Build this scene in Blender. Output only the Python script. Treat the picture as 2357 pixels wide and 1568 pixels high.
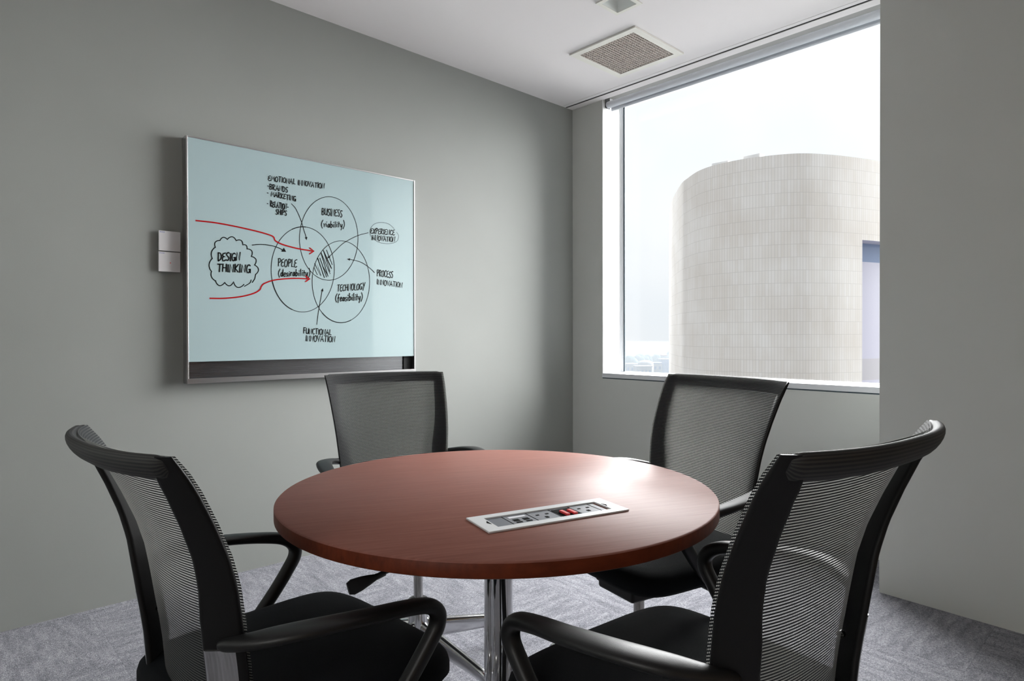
import bpy, bmesh, math, random
from mathutils import Vector, Matrix

# ---------------------------------------------------------------- scene, camera, world, exposure
for o in list(bpy.data.objects):
    bpy.data.objects.remove(o, do_unlink=True)
S = bpy.context.scene
COL = S.collection
YAW, PITCH, ROLL = 0.752636, -0.00658864, -0.0019058
EYE = 1.10


def cam_axes():
    cy, sy = math.cos(YAW), math.sin(YAW)
    f = Vector((sy, cy, 0)); r = Vector((cy, -sy, 0)); u = Vector((0, 0, 1))
    cp, sp = math.cos(PITCH), math.sin(PITCH)
    f2 = f * cp + u * sp; u2 = u * cp - f * sp
    cr, sr = math.cos(ROLL), math.sin(ROLL)
    return r * cr + u2 * sr, u2 * cr - r * sr, f2


cd = bpy.data.cameras.new('camera')
cam = bpy.data.objects.new('camera', cd)
COL.objects.link(cam)
R3, U3, F3 = cam_axes()
cam.matrix_world = Matrix(((R3.x, U3.x, -F3.x, 0), (R3.y, U3.y, -F3.y, 0), (R3.z, U3.z, -F3.z, EYE), (0, 0, 0, 1)))
cd.sensor_width = 36.0
cd.lens = 1462.36 / 2357 * 36
cd.clip_start = 0.02
cd.clip_end = 6000
S.camera = cam

S.view_settings.view_transform = 'Standard'
S.view_settings.look = 'None'
S.view_settings.gamma = 1.0
S.view_settings.use_curve_mapping = False
S.view_settings.exposure = 0.0
S.cycles.use_denoising = True
S.cycles.max_bounces = 12
S.cycles.diffuse_bounces = 6
S.cycles.transparent_max_bounces = 24
S.cycles.sample_clamp_indirect = 6.0


def lin(c):
    return tuple(((v / 255) / 12.92 if v / 255 <= 0.04045 else ((v / 255 + 0.055) / 1.055) ** 2.4) for v in c)


SKY_HORIZON, SKY_ZENITH = 1.0, 1.5
w = bpy.data.worlds.new('overcast_sky')
S.world = w
w.use_nodes = True
nt = w.node_tree
nt.nodes.clear()
wo = nt.nodes.new('ShaderNodeOutputWorld')
bg = nt.nodes.new('ShaderNodeBackground')
tc = nt.nodes.new('ShaderNodeTexCoord')
sep = nt.nodes.new('ShaderNodeSeparateXYZ')
mr = nt.nodes.new('ShaderNodeMapRange')
mr.inputs['From Min'].default_value = 0.0
mr.inputs['From Max'].default_value = 1.0
mr.inputs['To Min'].default_value = SKY_HORIZON
mr.inputs['To Max'].default_value = SKY_ZENITH
nz = nt.nodes.new('ShaderNodeTexNoise')
nz.inputs['Scale'].default_value = 2.2
nz.inputs['Detail'].default_value = 4
cr_ = nt.nodes.new('ShaderNodeValToRGB')
cr_.color_ramp.elements[0].position = 0.36
cr_.color_ramp.elements[0].color = (0.85, 0.90, 0.95, 1)
cr_.color_ramp.elements[1].position = 0.60
cr_.color_ramp.elements[1].color = (1.0, 1.0, 1.0, 1)
L = nt.links.new
L(tc.outputs['Generated'], sep.inputs[0])
L(sep.outputs['Z'], mr.inputs['Value'])
L(tc.outputs['Generated'], nz.inputs['Vector'])
L(nz.outputs['Fac'], cr_.inputs['Fac'])
L(cr_.outputs['Color'], bg.inputs['Color'])
L(mr.outputs['Result'], bg.inputs['Strength'])
L(bg.outputs[0], wo.inputs['Surface'])

# very broad, soft sun lamp added to brighten the room beyond the overcast sky
sd = bpy.data.lights.new('room_fill_sun', 'SUN')
sd.energy = 43.0
sd.angle = math.radians(92)
sd.color = (1.0, 0.99, 0.975)
so = bpy.data.objects.new('room_fill_sun', sd)
COL.objects.link(so)
SUN_AZ, SUN_EL = math.radians(5), math.radians(25)      # from the window side
so.rotation_euler = (Vector((math.cos(SUN_AZ) * math.cos(SUN_EL), math.sin(SUN_AZ) * math.cos(SUN_EL), math.sin(SUN_EL)))).to_track_quat('Z', 'Y').to_euler()

# fill lamp added in an unseen corridor to brighten the room from behind
kd = bpy.data.lights.new('room_fill_lamp', 'AREA')
kd.shape = 'RECTANGLE'
kd.size, kd.size_y = 0.9, 1.6
kd.energy = 52.0
kd.color = (1.0, 0.975, 0.945)
ko = bpy.data.objects.new('room_fill_lamp', kd)
COL.objects.link(ko)
ko.location = (-2.75, -0.35, 2.35)
ko.rotation_euler = (Vector((-1.0, 0, 0.62))).to_track_quat('Z', 'Y').to_euler()

# the window works as the opening the sky light is sampled through
pd = bpy.data.lights.new('window_daylight', 'AREA')
pd.shape = 'RECTANGLE'
pd.size, pd.size_y = 1.84, 1.92
pd.cycles.is_portal = True
po = bpy.data.objects.new('window_daylight', pd)
COL.objects.link(po)
po.location = (3.70, 1.84, 1.80)
po.rotation_euler = (math.radians(90), 0, math.radians(90))

# ---------------------------------------------------------------- materials


def new_mat(name):
    m = bpy.data.materials.new(name)
    m.use_nodes = True
    t = m.node_tree
    return m, t, t.nodes['Principled BSDF']


def plain(name, col, rough=0.5, metal=0.0, spec=None, coat=0.0, bump=0.0, bscale=200.0, var=0.0, vscale=8.0):
    m, t, b = new_mat(name)
    b.inputs['Base Color'].default_value = (*col, 1)
    b.inputs['Roughness'].default_value = rough
    b.inputs['Metallic'].default_value = metal
    if spec is not None:
        b.inputs['Specular IOR Level'].default_value = spec
    if coat:
        b.inputs['Coat Weight'].default_value = coat
        b.inputs['Coat Roughness'].default_value = 0.03
    co = t.nodes.new('ShaderNodeTexCoord')
    if bump:
        n = t.nodes.new('ShaderNodeTexNoise')
        n.inputs['Scale'].default_value = bscale
        n.inputs['Detail'].default_value = 3
        t.links.new(co.outputs['Object'], n.inputs['Vector'])
        bp = t.nodes.new('ShaderNodeBump')
        bp.inputs['Strength'].default_value = bump
        bp.inputs['Distance'].default_value = 0.002
        t.links.new(n.outputs['Fac'], bp.inputs['Height'])
        t.links.new(bp.outputs['Normal'], b.inputs['Normal'])
    if var:
        n = t.nodes.new('ShaderNodeTexNoise')
        n.inputs['Scale'].default_value = vscale
        n.inputs['Detail'].default_value = 2
        t.links.new(co.outputs['Object'], n.inputs['Vector'])
        r = t.nodes.new('ShaderNodeValToRGB')
        r.color_ramp.elements[0].position = 0.3
        r.color_ramp.elements[1].position = 0.7
        r.color_ramp.elements[0].color = (*[c * (1 - var) for c in col], 1)
        r.color_ramp.elements[1].color = (*[min(1, c * (1 + var)) for c in col], 1)
        t.links.new(n.outputs['Fac'], r.inputs['Fac'])
        t.links.new(r.outputs['Color'], b.inputs['Base Color'])
    return m


def carpet_mat():
    m, t, b = new_mat('carpet')
    N = t.nodes.new
    lk = t.links.new
    co = N('ShaderNodeTexCoord')

    def noise(vec, scale, detail=3, rough=0.6):
        n = N('ShaderNodeTexNoise')
        n.inputs['Scale'].default_value = scale
        n.inputs['Detail'].default_value = detail
        n.inputs['Roughness'].default_value = rough
        lk(vec, n.inputs['Vector'])
        return n.outputs['Fac']

    def mapping(sx, sy, rot):
        mp = N('ShaderNodeMapping')
        mp.inputs['Scale'].default_value = (sx, sy, 1)
        mp.inputs['Rotation'].default_value = (0, 0, rot)
        lk(co.outputs['Object'], mp.inputs['Vector'])
        return mp.outputs['Vector']

    def mix(a, bb, f):
        x = N('ShaderNodeMix')
        x.data_type = 'FLOAT'
        for sock, v in ((x.inputs[0], f), (x.inputs[2], a), (x.inputs[3], bb)):
            if isinstance(v, (int, float)):
                sock.default_value = v
            else:
                lk(v, sock)
        return x.outputs[0]

    ck = N('ShaderNodeTexChecker')
    ck.inputs['Scale'].default_value = 2.0
    ck.inputs['Color1'].default_value = (0, 0, 0, 1)
    ck.inputs['Color2'].default_value = (1, 1, 1, 1)
    lk(co.outputs['Object'], ck.inputs['Vector'])
    s1 = noise(mapping(7, 30, 0.5), 1.0, 4, 0.65)
    s2 = noise(mapping(30, 7, 0.5), 1.0, 4, 0.65)
    streak = mix(s1, s2, ck.outputs['Fac'])
    fine = noise(co.outputs['Object'], 230, 2, 0.7)
    pile = noise(co.outputs['Object'], 90, 2, 0.6)
    f1 = mix(fine, pile, 0.35)
    allf = mix(f1, streak, 0.30)
    r = N('ShaderNodeValToRGB')
    e = r.color_ramp.elements
    e[0].position = 0.34
    e[0].color = (*lin((80, 81, 87)), 1)
    e[1].position = 0.66
    e[1].color = (*lin((182, 182, 188)), 1)
    mid = r.color_ramp.elements.new(0.49)
    mid.color = (*lin((130, 130, 137)), 1)
    lk(allf, r.inputs['Fac'])
    # tile joints every half metre
    br = N('ShaderNodeTexBrick')
    br.offset = 0.0
    br.inputs['Scale'].default_value = 1.0
    br.inputs['Brick Width'].default_value = 0.5
    br.inputs['Row Height'].default_value = 0.5
    br.inputs['Mortar Size'].default_value = 0.0016
    br.inputs['Color1'].default_value = (1, 1, 1, 1)
    br.inputs['Color2'].default_value = (1, 1, 1, 1)
    br.inputs['Mortar'].default_value = (0.84, 0.84, 0.85, 1)
    lk(co.outputs['Object'], br.inputs['Vector'])
    mc = N('ShaderNodeMix')
    mc.data_type = 'RGBA'
    mc.blend_type = 'MULTIPLY'
    mc.inputs[0].default_value = 1.0
    lk(r.outputs['Color'], mc.inputs[6])
    lk(br.outputs['Color'], mc.inputs[7])
    lk(mc.outputs[2], b.inputs['Base Color'])
    b.inputs['Roughness'].default_value = 0.95
    b.inputs['Specular IOR Level'].default_value = 0.1
    bp = N('ShaderNodeBump')
    bp.inputs['Strength'].default_value = 0.7
    bp.inputs['Distance'].default_value = 0.004
    lk(fine, bp.inputs['Height'])
    lk(bp.outputs['Normal'], b.inputs['Normal'])
    return m


def wood_mat(name, c0, c1, rough, rot, coat=0.0, flat=True):
    m, t, b = new_mat(name)
    N = t.nodes.new
    lk = t.links.new
    co = N('ShaderNodeTexCoord')
    mp = N('ShaderNodeMapping')
    mp.vector_type = 'TEXTURE'
    mp.inputs['Rotation'].default_value = (0, 0, rot)
    mp.inputs['Scale'].default_value = (0.13, 0.007, 0.02)
    lk(co.outputs['Object'], mp.inputs['Vector'])
    n = N('ShaderNodeTexNoise')
    n.inputs['Scale'].default_value = 1.0
    n.inputs['Detail'].default_value = 5
    n.inputs['Roughness'].default_value = 0.6
    lk(mp.outputs['Vector'], n.inputs['Vector'])
    r = N('ShaderNodeValToRGB')
    r.color_ramp.elements[0].position = 0.3
    r.color_ramp.elements[0].color = (*c0, 1)
    r.color_ramp.elements[1].position = 0.72
    r.color_ramp.elements[1].color = (*c1, 1)
    lk(n.outputs['Fac'], r.inputs['Fac'])
    lk(r.outputs['Color'], b.inputs['Base Color'])
    b.inputs['Roughness'].default_value = rough
    b.inputs['Specular IOR Level'].default_value = 0.13
    return m


def mesh_fabric_mat():
    """open woven back fabric: rows of small oval holes between dark horizontal cords (UV in metres)"""
    m, t, b = new_mat('open_mesh_fabric')
    N = t.nodes.new
    lk = t.links.new
    b.inputs['Base Color'].default_value = (0.007, 0.009, 0.012, 1)
    b.inputs['Roughness'].default_value = 0.7
    b.inputs['Specular IOR Level'].default_value = 0.2
    uv = N('ShaderNodeUVMap')
    uv.uv_map = 'UVMap'
    sp = N('ShaderNodeSeparateXYZ')
    lk(uv.outputs['UV'], sp.inputs[0])

    def M(op, a, c=None):
        n = N('ShaderNodeMath')
        n.operation = op
        for i, v in enumerate((a, c)):
            if v is None:
                continue
            if isinstance(v, (int, float)):
                n.inputs[i].default_value = v
            else:
                lk(v, n.inputs[i])
        return n.outputs[0]

    ROW, HOLE = 0.0049, 0.0024
    vr = M('DIVIDE', sp.outputs['Y'], ROW)
    row = M('FLOOR', vr)
    fv = M('SUBTRACT', M('FRACT', vr), 0.5)
    ur = M('ADD', M('DIVIDE', sp.outputs['X'], HOLE), M('MULTIPLY', M('MODULO', row, 2.0), 0.5))
    fu = M('SUBTRACT', M('FRACT', ur), 0.5)
    a = M('DIVIDE', fv, 0.285)
    c = M('DIVIDE', fu, 0.385)
    rr = M('ADD', M('MULTIPLY', a, a), M('MULTIPLY', c, c))
    hole = M('LESS_THAN', rr, 1.0)
    # pale spacer threads fill the holes, half open
    tr = N('ShaderNodeBsdfTransparent')
    mx = N('ShaderNodeMixShader')
    df = N('ShaderNodeBsdfDiffuse')
    tl_ = N('ShaderNodeBsdfTranslucent')
    for q in (df, tl_):
        q.inputs['Color'].default_value = (*lin((186, 186, 182)), 1)
    th = N('ShaderNodeMixShader'); th.inputs[0].default_value = 0.75
    lk(df.outputs[0], th.inputs[1]); lk(tl_.outputs[0], th.inputs[2])
    sp2 = N('ShaderNodeMixShader'); sp2.inputs[0].default_value = 0.5
    lk(th.outputs[0], sp2.inputs[1]); lk(tr.outputs[0], sp2.inputs[2])
    lk(hole, mx.inputs[0])
    lk(b.outputs[0], mx.inputs[1])
    lk(sp2.outputs[0], mx.inputs[2])
    lk(mx.outputs[0], t.nodes['Material Output'].inputs['Surface'])
    return m


def striped_fabric_mat():
    """the same cloth pulled tight over the black top bar"""
    m, t, b = new_mat('striped_edge_fabric')
    N = t.nodes.new
    lk = t.links.new
    uv = N('ShaderNodeUVMap')
    uv.uv_map = 'UVMap'
    sp = N('ShaderNodeSeparateXYZ')
    lk(uv.outputs['UV'], sp.inputs[0])
    d = N('ShaderNodeMath'); d.operation = 'DIVIDE'; d.inputs[1].default_value = 0.0052
    lk(sp.outputs['Y'], d.inputs[0])
    f = N('ShaderNodeMath'); f.operation = 'PINGPONG'; f.inputs[1].default_value = 0.5
    lk(d.outputs[0], f.inputs[0])
    r = N('ShaderNodeValToRGB')
    r.color_ramp.elements[0].position = 0.20
    r.color_ramp.elements[0].color = (0.005, 0.006, 0.008, 1)
    r.color_ramp.elements[1].position = 0.30
    r.color_ramp.elements[1].color = (0.030, 0.029, 0.027, 1)
    lk(f.outputs[0], r.inputs['Fac'])
    lk(r.outputs['Color'], b.inputs['Base Color'])
    b.inputs['Roughness'].default_value = 0.6
    return m


def glass_mat():
    m = bpy.data.materials.new('window_glass')
    m.use_nodes = True
    t = m.node_tree
    t.nodes.clear()
    out = t.nodes.new('ShaderNodeOutputMaterial')
    tr = t.nodes.new('ShaderNodeBsdfTransparent')
    tr.inputs['Color'].default_value = (0.95, 0.97, 0.98, 1)
    gl = t.nodes.new('ShaderNodeBsdfGlossy')
    gl.inputs['Roughness'].default_value = 0.0
    fr = t.nodes.new('ShaderNodeFresnel')
    fr.inputs['IOR'].default_value = 1.35
    mx = t.nodes.new('ShaderNodeMixShader')
    t.links.new(fr.outputs[0], mx.inputs[0])
    t.links.new(tr.outputs[0], mx.inputs[1])
    t.links.new(gl.outputs[0], mx.inputs[2])
    t.links.new(mx.outputs[0], out.inputs['Surface'])
    return m


def stone_mat():
    m, t, b = new_mat('pale_stone_cladding')
    N = t.nodes.new
    lk = t.links.new
    uv = N('ShaderNodeUVMap')
    uv.uv_map = 'UVMap'
    br = N('ShaderNodeTexBrick')
    br.offset = 0.0
    br.inputs['Scale'].default_value = 1.0
    br.inputs['Brick Width'].default_value = 0.28
    br.inputs['Row Height'].default_value = 1.22
    br.inputs['Mortar Size'].default_value = 0.022
    br.inputs['Mortar Smooth'].default_value = 0.3
    br.inputs['Bias'].default_value = 0.0
    c = lin((206, 202, 198))
    d = lin((201, 196, 190))
    br.inputs['Color1'].default_value = (*c, 1)
    br.inputs['Color2'].default_value = (*d, 1)
    br.inputs['Mortar'].default_value = (*lin((182, 178, 174)), 1)
    lk(uv.outputs['UV'], br.inputs['Vector'])
    n = N('ShaderNodeTexNoise')
    n.inputs['Scale'].default_value = 0.22
    n.inputs['Detail'].default_value = 3
    lk(uv.outputs['UV'], n.inputs['Vector'])
    r = N('ShaderNodeValToRGB')
    r.color_ramp.elements[0].position = 0.35
    r.color_ramp.elements[0].color = (0.92, 0.90, 0.88, 1)
    r.color_ramp.elements[1].position = 0.65
    r.color_ramp.elements[1].color = (1, 1, 1, 1)
    lk(n.outputs['Fac'], r.inputs['Fac'])
    mc = N('ShaderNodeMix')
    mc.data_type = 'RGBA'
    mc.blend_type = 'MULTIPLY'
    mc.inputs[0].default_value = 1.0
    lk(br.outputs['Color'], mc.inputs[6])
    lk(r.outputs['Color'], mc.inputs[7])
    lk(mc.outputs[2], b.inputs['Base Color'])
    b.inputs['Roughness'].default_value = 0.85
    return m


def brushed_mat(name, col, rough):
    m, t, b = new_mat(name)
    N = t.nodes.new
    lk = t.links.new
    b.inputs['Base Color'].default_value = (*col, 1)
    b.inputs['Metallic'].default_value = 1.0
    co = N('ShaderNodeTexCoord')
    mp = N('ShaderNodeMapping')
    mp.inputs['Scale'].default_value = (3, 600, 600)
    lk(co.outputs['Object'], mp.inputs['Vector'])
    n = N('ShaderNodeTexNoise')
    n.inputs['Scale'].default_value = 1.0
    n.inputs['Detail'].default_value = 2
    lk(mp.outputs['Vector'], n.inputs['Vector'])
    r = N('ShaderNodeMapRange')
    r.inputs['To Min'].default_value = rough - 0.06
    r.inputs['To Max'].default_value = rough + 0.06
    lk(n.outputs['Fac'], r.inputs['Value'])
    lk(r.outputs['Result'], b.inputs['Roughness'])
    return m


MAT = {
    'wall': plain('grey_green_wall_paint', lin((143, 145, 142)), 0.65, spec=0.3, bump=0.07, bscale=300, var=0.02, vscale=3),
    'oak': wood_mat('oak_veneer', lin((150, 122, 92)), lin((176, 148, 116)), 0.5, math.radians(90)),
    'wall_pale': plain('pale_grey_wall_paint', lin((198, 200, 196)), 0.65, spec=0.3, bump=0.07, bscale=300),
    'ceiling': plain('white_ceiling_paint', lin((232, 228, 228)), 0.85, spec=0.2, bump=0.1, bscale=300),
    'white': plain('white_painted_trim', lin((238, 238, 238)), 0.45),
    'white_alu': plain('white_coated_aluminium', lin((240, 241, 244)), 0.35),
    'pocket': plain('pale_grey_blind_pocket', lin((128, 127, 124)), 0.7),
    'sill': plain('pale_sill_stone', lin((214, 216, 220)), 0.35),
    'black_gap': plain('dark_gap', (0.01, 0.01, 0.01), 0.9),
    'grey_void': plain('dark_grey_plenum', (0.06, 0.06, 0.06), 0.9),
    'carpet': carpet_mat(),
    'table': wood_mat('cherry_laminate', lin((130, 83, 73)), lin((144, 96, 85)), 0.50, math.radians(-25)),
    'table_edge': wood_mat('cherry_edge_band', lin((84, 36, 20)), lin((106, 47, 26)), 0.45, math.radians(-25)),
    'chrome': plain('polished_chrome', (0.80, 0.80, 0.81), 0.06, 1.0),
    'alu': plain('polished_aluminium', (0.66, 0.66, 0.67), 0.16, 1.0),
    'piston': plain('grey_steel', (0.42, 0.41, 0.40), 0.25, 1.0),
    'black': plain('black_plastic', (0.006, 0.006, 0.0065), 0.45, spec=0.3, bump=0.15, bscale=900),
    'arm': plain('satin_black_arm_plastic', (0.009, 0.009, 0.0095), 0.42, spec=0.4, bump=0.12, bscale=900),
    'glossblack': plain('gloss_black_plastic', (0.01, 0.01, 0.01), 0.15),
    'seat': plain('black_woven_upholstery', (0.006, 0.0075, 0.009), 0.85, spec=0.15, bump=0.5, bscale=1100, var=0.25, vscale=700),
    'mesh': mesh_fabric_mat(),
    'stripe': striped_fabric_mat(),
    'steel': brushed_mat('brushed_steel', (0.55, 0.54, 0.55), 0.30),
    'steel_dark_reflect': brushed_mat('brushed_steel_dark_reflection', (0.26, 0.26, 0.275), 0.26),  # same steel darkened to stand in for dark reflections in the tray
    'board_glass': plain('back_painted_pale_glass', lin((160, 179, 182)), 0.08, coat=1.0),
    'ink': plain('black_marker_ink', (0.002, 0.002, 0.0025), 0.6, spec=0.08),
    'red_ink': plain('red_marker_ink', lin((152, 0, 8)), 0.6, spec=0.08),
    'plate': plain('silver_white_plate', lin((205, 203, 205)), 0.35, 0.0),
    'blue_print': plain('faint_blue_print', lin((140, 146, 185)), 0.5),
    'red_led': plain('red_indicator', lin((225, 70, 70)), 0.4),
    'silver': plain('satin_silver_frame', lin((212, 213, 215)), 0.35, 0.2),
    'socket': plain('grey_socket_plastic', lin((112, 114, 122)), 0.45),
    'socket_dark': plain('dark_grey_blank_plate', lin((92, 95, 104)), 0.4),
    'hole': plain('black_socket_hole', (0.004, 0.004, 0.004), 0.9, spec=0.05),
    'red': plain('red_plastic', lin((214, 58, 62)), 0.4),
    'label_white': plain('white_label', lin((215, 216, 222)), 0.5),
    'blind': plain('grey_roller_blind_fabric', lin((212, 216, 222)), 0.6),
    'glass': glass_mat(),
    'gasket': plain('dark_gasket', lin((70, 84, 92)), 0.5),
    'grille': plain('beige_grille', lin((205, 196, 190)), 0.6),
    'grille_back': plain('beige_filter', lin((186, 175, 169)), 0.9),
    'frame_white': plain('off_white_metal_frame', lin((228, 226, 218)), 0.5),
    'reflector': plain('silver_reflector', lin((236, 238, 236)), 0.35, 0.0),
    'stone': stone_mat(),
    'panel_lilac': plain('pale_lilac_panel', lin((158, 156, 170)), 0.6),
    'panel_grey': plain('pale_grey_panel', lin((150, 147, 151)), 0.6),
    'dark_glass': plain('blue_grey_glazing', lin((120, 134, 160)), 0.1),
    'roof_plant': plain('pale_metal', lin((200, 200, 200)), 0.6),
    'city_white': plain('white_render', lin((150, 150, 152)), 0.8),
    'city_blue': plain('blue_grey_facade', lin((112, 122, 146)), 0.7),
    'city_pink': plain('salmon_roof', lin((150, 108, 108)), 0.8),
    'city_window': plain('pale_blue_windows', lin((92, 108, 140)), 0.3),
    'tree': plain('hazy_tree_green', lin((74, 96, 92)), 0.9, var=0.15, vscale=0.08),
    'land': plain('pale_city_ground', lin((110, 114, 118)), 0.9),
}

# ---------------------------------------------------------------- mesh helpers


def link(name, bm, mat, parent=None, smooth=False, auto=None, bevel=0.0, seg=2):
    me = bpy.data.meshes.new(name)
    bmesh.ops.recalc_face_normals(bm, faces=bm.faces[:])
    bm.to_mesh(me)
    bm.free()
    for m in (mat if isinstance(mat, (list, tuple)) else [mat]):
        me.materials.append(MAT[m])
    o = bpy.data.objects.new(name, me)
    COL.objects.link(o)
    if parent is not None:
        o.parent = parent
    if smooth:
        for p in me.polygons:
            p.use_smooth = True
    if bevel:
        md = o.modifiers.new('edge', 'BEVEL')
        md.width = bevel
        md.segments = seg
        md.limit_method = 'ANGLE'
        md.angle_limit = math.radians(40)
        for p in me.polygons:
            p.use_smooth = True
        md.harden_normals = True
    elif auto is not None:
        md = o.modifiers.new('edge', 'EDGE_SPLIT')
        md.split_angle = math.radians(auto)
        for p in me.polygons:
            p.use_smooth = True
    return o


def B():
    return bmesh.new()


def box(bm, x0, x1, y0, y1, z0, z1, mi=0):
    vs = [bm.verts.new((x, y, z)) for z in (z0, z1) for y in (y0, y1) for x in (x0, x1)]
    for q in ((0, 2, 3, 1), (4, 5, 7, 6), (0, 1, 5, 4), (2, 6, 7, 3), (0, 4, 6, 2), (1, 3, 7, 5)):
        f = bm.faces.new([vs[i] for i in q])
        f.material_index = mi
    return bm


def obox(bm, c, ax, ay, hx, hy, z0, z1):
    """box with horizontal axes ax, ay"""
    ax = Vector(ax).normalized(); ay = Vector(ay).normalized()
    vs = []
    for z in (z0, z1):
        for sy in (-1, 1):
            for sx in (-1, 1):
                p = Vector(c).to_2d() + ax.to_2d() * hx * sx + ay.to_2d() * hy * sy
                vs.append(bm.verts.new((p.x, p.y, z)))
    for q in ((0, 2, 3, 1), (4, 5, 7, 6), (0, 1, 5, 4), (2, 6, 7, 3), (0, 4, 6, 2), (1, 3, 7, 5)):
        bm.faces.new([vs[i] for i in q])
    return bm


def prism(bm, pts, z0, z1):
    lo = [bm.verts.new((x, y, z0)) for x, y in pts]
    hi = [bm.verts.new((x, y, z1)) for x, y in pts]
    n = len(pts)
    bm.faces.new(lo[::-1]); bm.faces.new(hi)
    for i in range(n):
        bm.faces.new((lo[i], lo[(i + 1) % n], hi[(i + 1) % n], hi[i]))
    return bm


def rings(bm, rs, cap=True, closed=False):
    """skin a list of equal-length vertex rings"""
    vr = [[bm.verts.new(p) for p in r] for r in rs]
    n = len(rs[0])
    for a, b_ in zip(vr, vr[1:]):
        for i in range(n):
            bm.faces.new((a[i], a[(i + 1) % n], b_[(i + 1) % n], b_[i]))
    if cap:
        bm.faces.new(vr[0][::-1]); bm.faces.new(vr[-1])
    return vr


def lathe(bm, prof, c=(0, 0), n=40, cap=True):
    rs = []
    for r, z in prof:
        rs.append([Vector((c[0] + r * math.cos(2 * math.pi * i / n), c[1] + r * math.sin(2 * math.pi * i / n), z)) for i in range(n)])
    rings(bm, rs, cap)
    return bm


def crom(P, k=6):
    """Catmull-Rom through tuples of any length"""
    P = [tuple(p) for p in P]
    Q = [tuple(2 * a - b_ for a, b_ in zip(P[0], P[1]))] + P + [tuple(2 * a - b_ for a, b_ in zip(P[-1], P[-2]))]
    out = []
    for i in range(1, len(Q) - 2):
        p0, p1, p2, p3 = Q[i - 1], Q[i], Q[i + 1], Q[i + 2]
        for j in range(k):
            s = j / k
            out.append(tuple(0.5 * (2 * b_ + (c - a) * s + (2 * a - 5 * b_ + 4 * c - d) * s * s + (-a + 3 * b_ - 3 * c + d) * s ** 3)
                             for a, b_, c, d in zip(p0, p1, p2, p3)))
    out.append(P[-1])
    return out


def sweep(bm, path, lateral=(1, 0, 0), n=16, power=2.0, cap=True):
    """path: (x, y, z, half_lateral, half_normal)"""
    lat = Vector(lateral)
    pts = [Vector(p[:3]) for p in path]
    rs = []
    for i, p in enumerate(path):
        T = (pts[min(i + 1, len(pts) - 1)] - pts[max(i - 1, 0)]).normalized()
        Lv = (lat - T * lat.dot(T)).normalized()
        Nv = T.cross(Lv)
        r = []
        for k in range(n):
            a = 2 * math.pi * k / n
            c, s = math.cos(a), math.sin(a)
            c = math.copysign(abs(c) ** (2 / power), c); s = math.copysign(abs(s) ** (2 / power), s)
            r.append(pts[i] + Lv * (p[3] * c) + Nv * (p[4] * s))
        rs.append(r)
    rings(bm, rs, cap)
    return bm


def cyl(bm, a, b_, r, n=20, r2=None):
    a = Vector(a); b_ = Vector(b_)
    T = (b_ - a).normalized()
    lat = Vector((1, 0, 0)) if abs(T.x) < 0.9 else Vector((0, 1, 0))
    r2 = r if r2 is None else r2
    return sweep(bm, [(*a, r, r), (*b_, r2, r2)], lat, n)


def thing(name, label, cat, loc=(0, 0, 0), rz=0.0, group=None):
    o = bpy.data.objects.new(name, None)
    o.empty_display_size = 0.1
    COL.objects.link(o)
    o.location = loc
    o.rotation_euler = (0, 0, rz)
    tag(o, label, cat, group)
    return o


def tag(o, label, cat, group=None):
    o['label'] = label
    o['category'] = cat
    if group:
        o['group'] = group
    return o


def struct(o, label=None):
    o['kind'] = 'structure'
    if label:
        o['label'] = label
    return o


# ---------------------------------------------------------------- room shell
XW, YW, ZC = 3.433, 3.028, 2.717      # window wall, whiteboard wall, ceiling
X0, Y0 = -1.25, -1.45                 # walls behind the camera
XO = 3.68                             # outer face of the window wall
WY0, WY1 = 0.915, 2.758               # window opening along the wall
SILL = 0.847

struct(link('floor', box(B(), X0, XO, Y0, YW + 0.1, -0.10, 0.0), 'carpet'), 'grey flecked carpet tile floor')
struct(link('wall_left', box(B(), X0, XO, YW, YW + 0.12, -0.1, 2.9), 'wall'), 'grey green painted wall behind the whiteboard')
bm = B()
box(bm, XW, XO, WY1, YW, -0.1, 2.80)
box(bm, XW, XO, 0.9, WY1, -0.1, SILL - 0.037)
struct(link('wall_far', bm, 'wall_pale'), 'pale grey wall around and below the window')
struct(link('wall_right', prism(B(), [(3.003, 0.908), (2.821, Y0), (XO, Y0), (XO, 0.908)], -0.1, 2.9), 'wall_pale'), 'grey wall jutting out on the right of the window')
bm = B()
box(bm, X0 - 0.1, X0, 0.5, YW + 0.1, -0.1, 2.9)
box(bm, X0 - 0.1, X0, Y0, -1.2, -0.1, 2.9)
box(bm, X0 - 0.1, X0, -1.2, 0.5, 2.4, 2.9)  # opening and the closed corridor below are added for the fill lamp
box(bm, -3.1, -3.0, Y0 - 0.1, 2.2, -0.1, 2.9)
box(bm, -3.1, X0 - 0.1, 2.1, 2.2, -0.1, 2.9)
box(bm, -3.1, X0 - 0.1, Y0 - 0.1, Y0, -0.1, 2.9)
box(bm, -3.1, X0 - 0.1, Y0, 2.2, 2.85, 2.9)
box(bm, -3.1, X0, Y0, 2.2, -0.1, -0.001)
struct(link('wall_rear', bm, 'wall_pale'), 'wall behind the camera with an opening and corridor added for fill light')
struct(link('wall_near', box(B(), X0, XO, Y0 - 0.1, Y0, -0.1, 2.9), 'oak'), 'grey wall behind the camera on the right')

VENT = (2.737, 3.201, 1.980, 2.436)
DOWN = (2.411, 2.577, 1.822, 1.977)


def inset(r, d):
    return (r[0] + d, r[1] - d, r[2] + d, r[3] - d)


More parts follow.
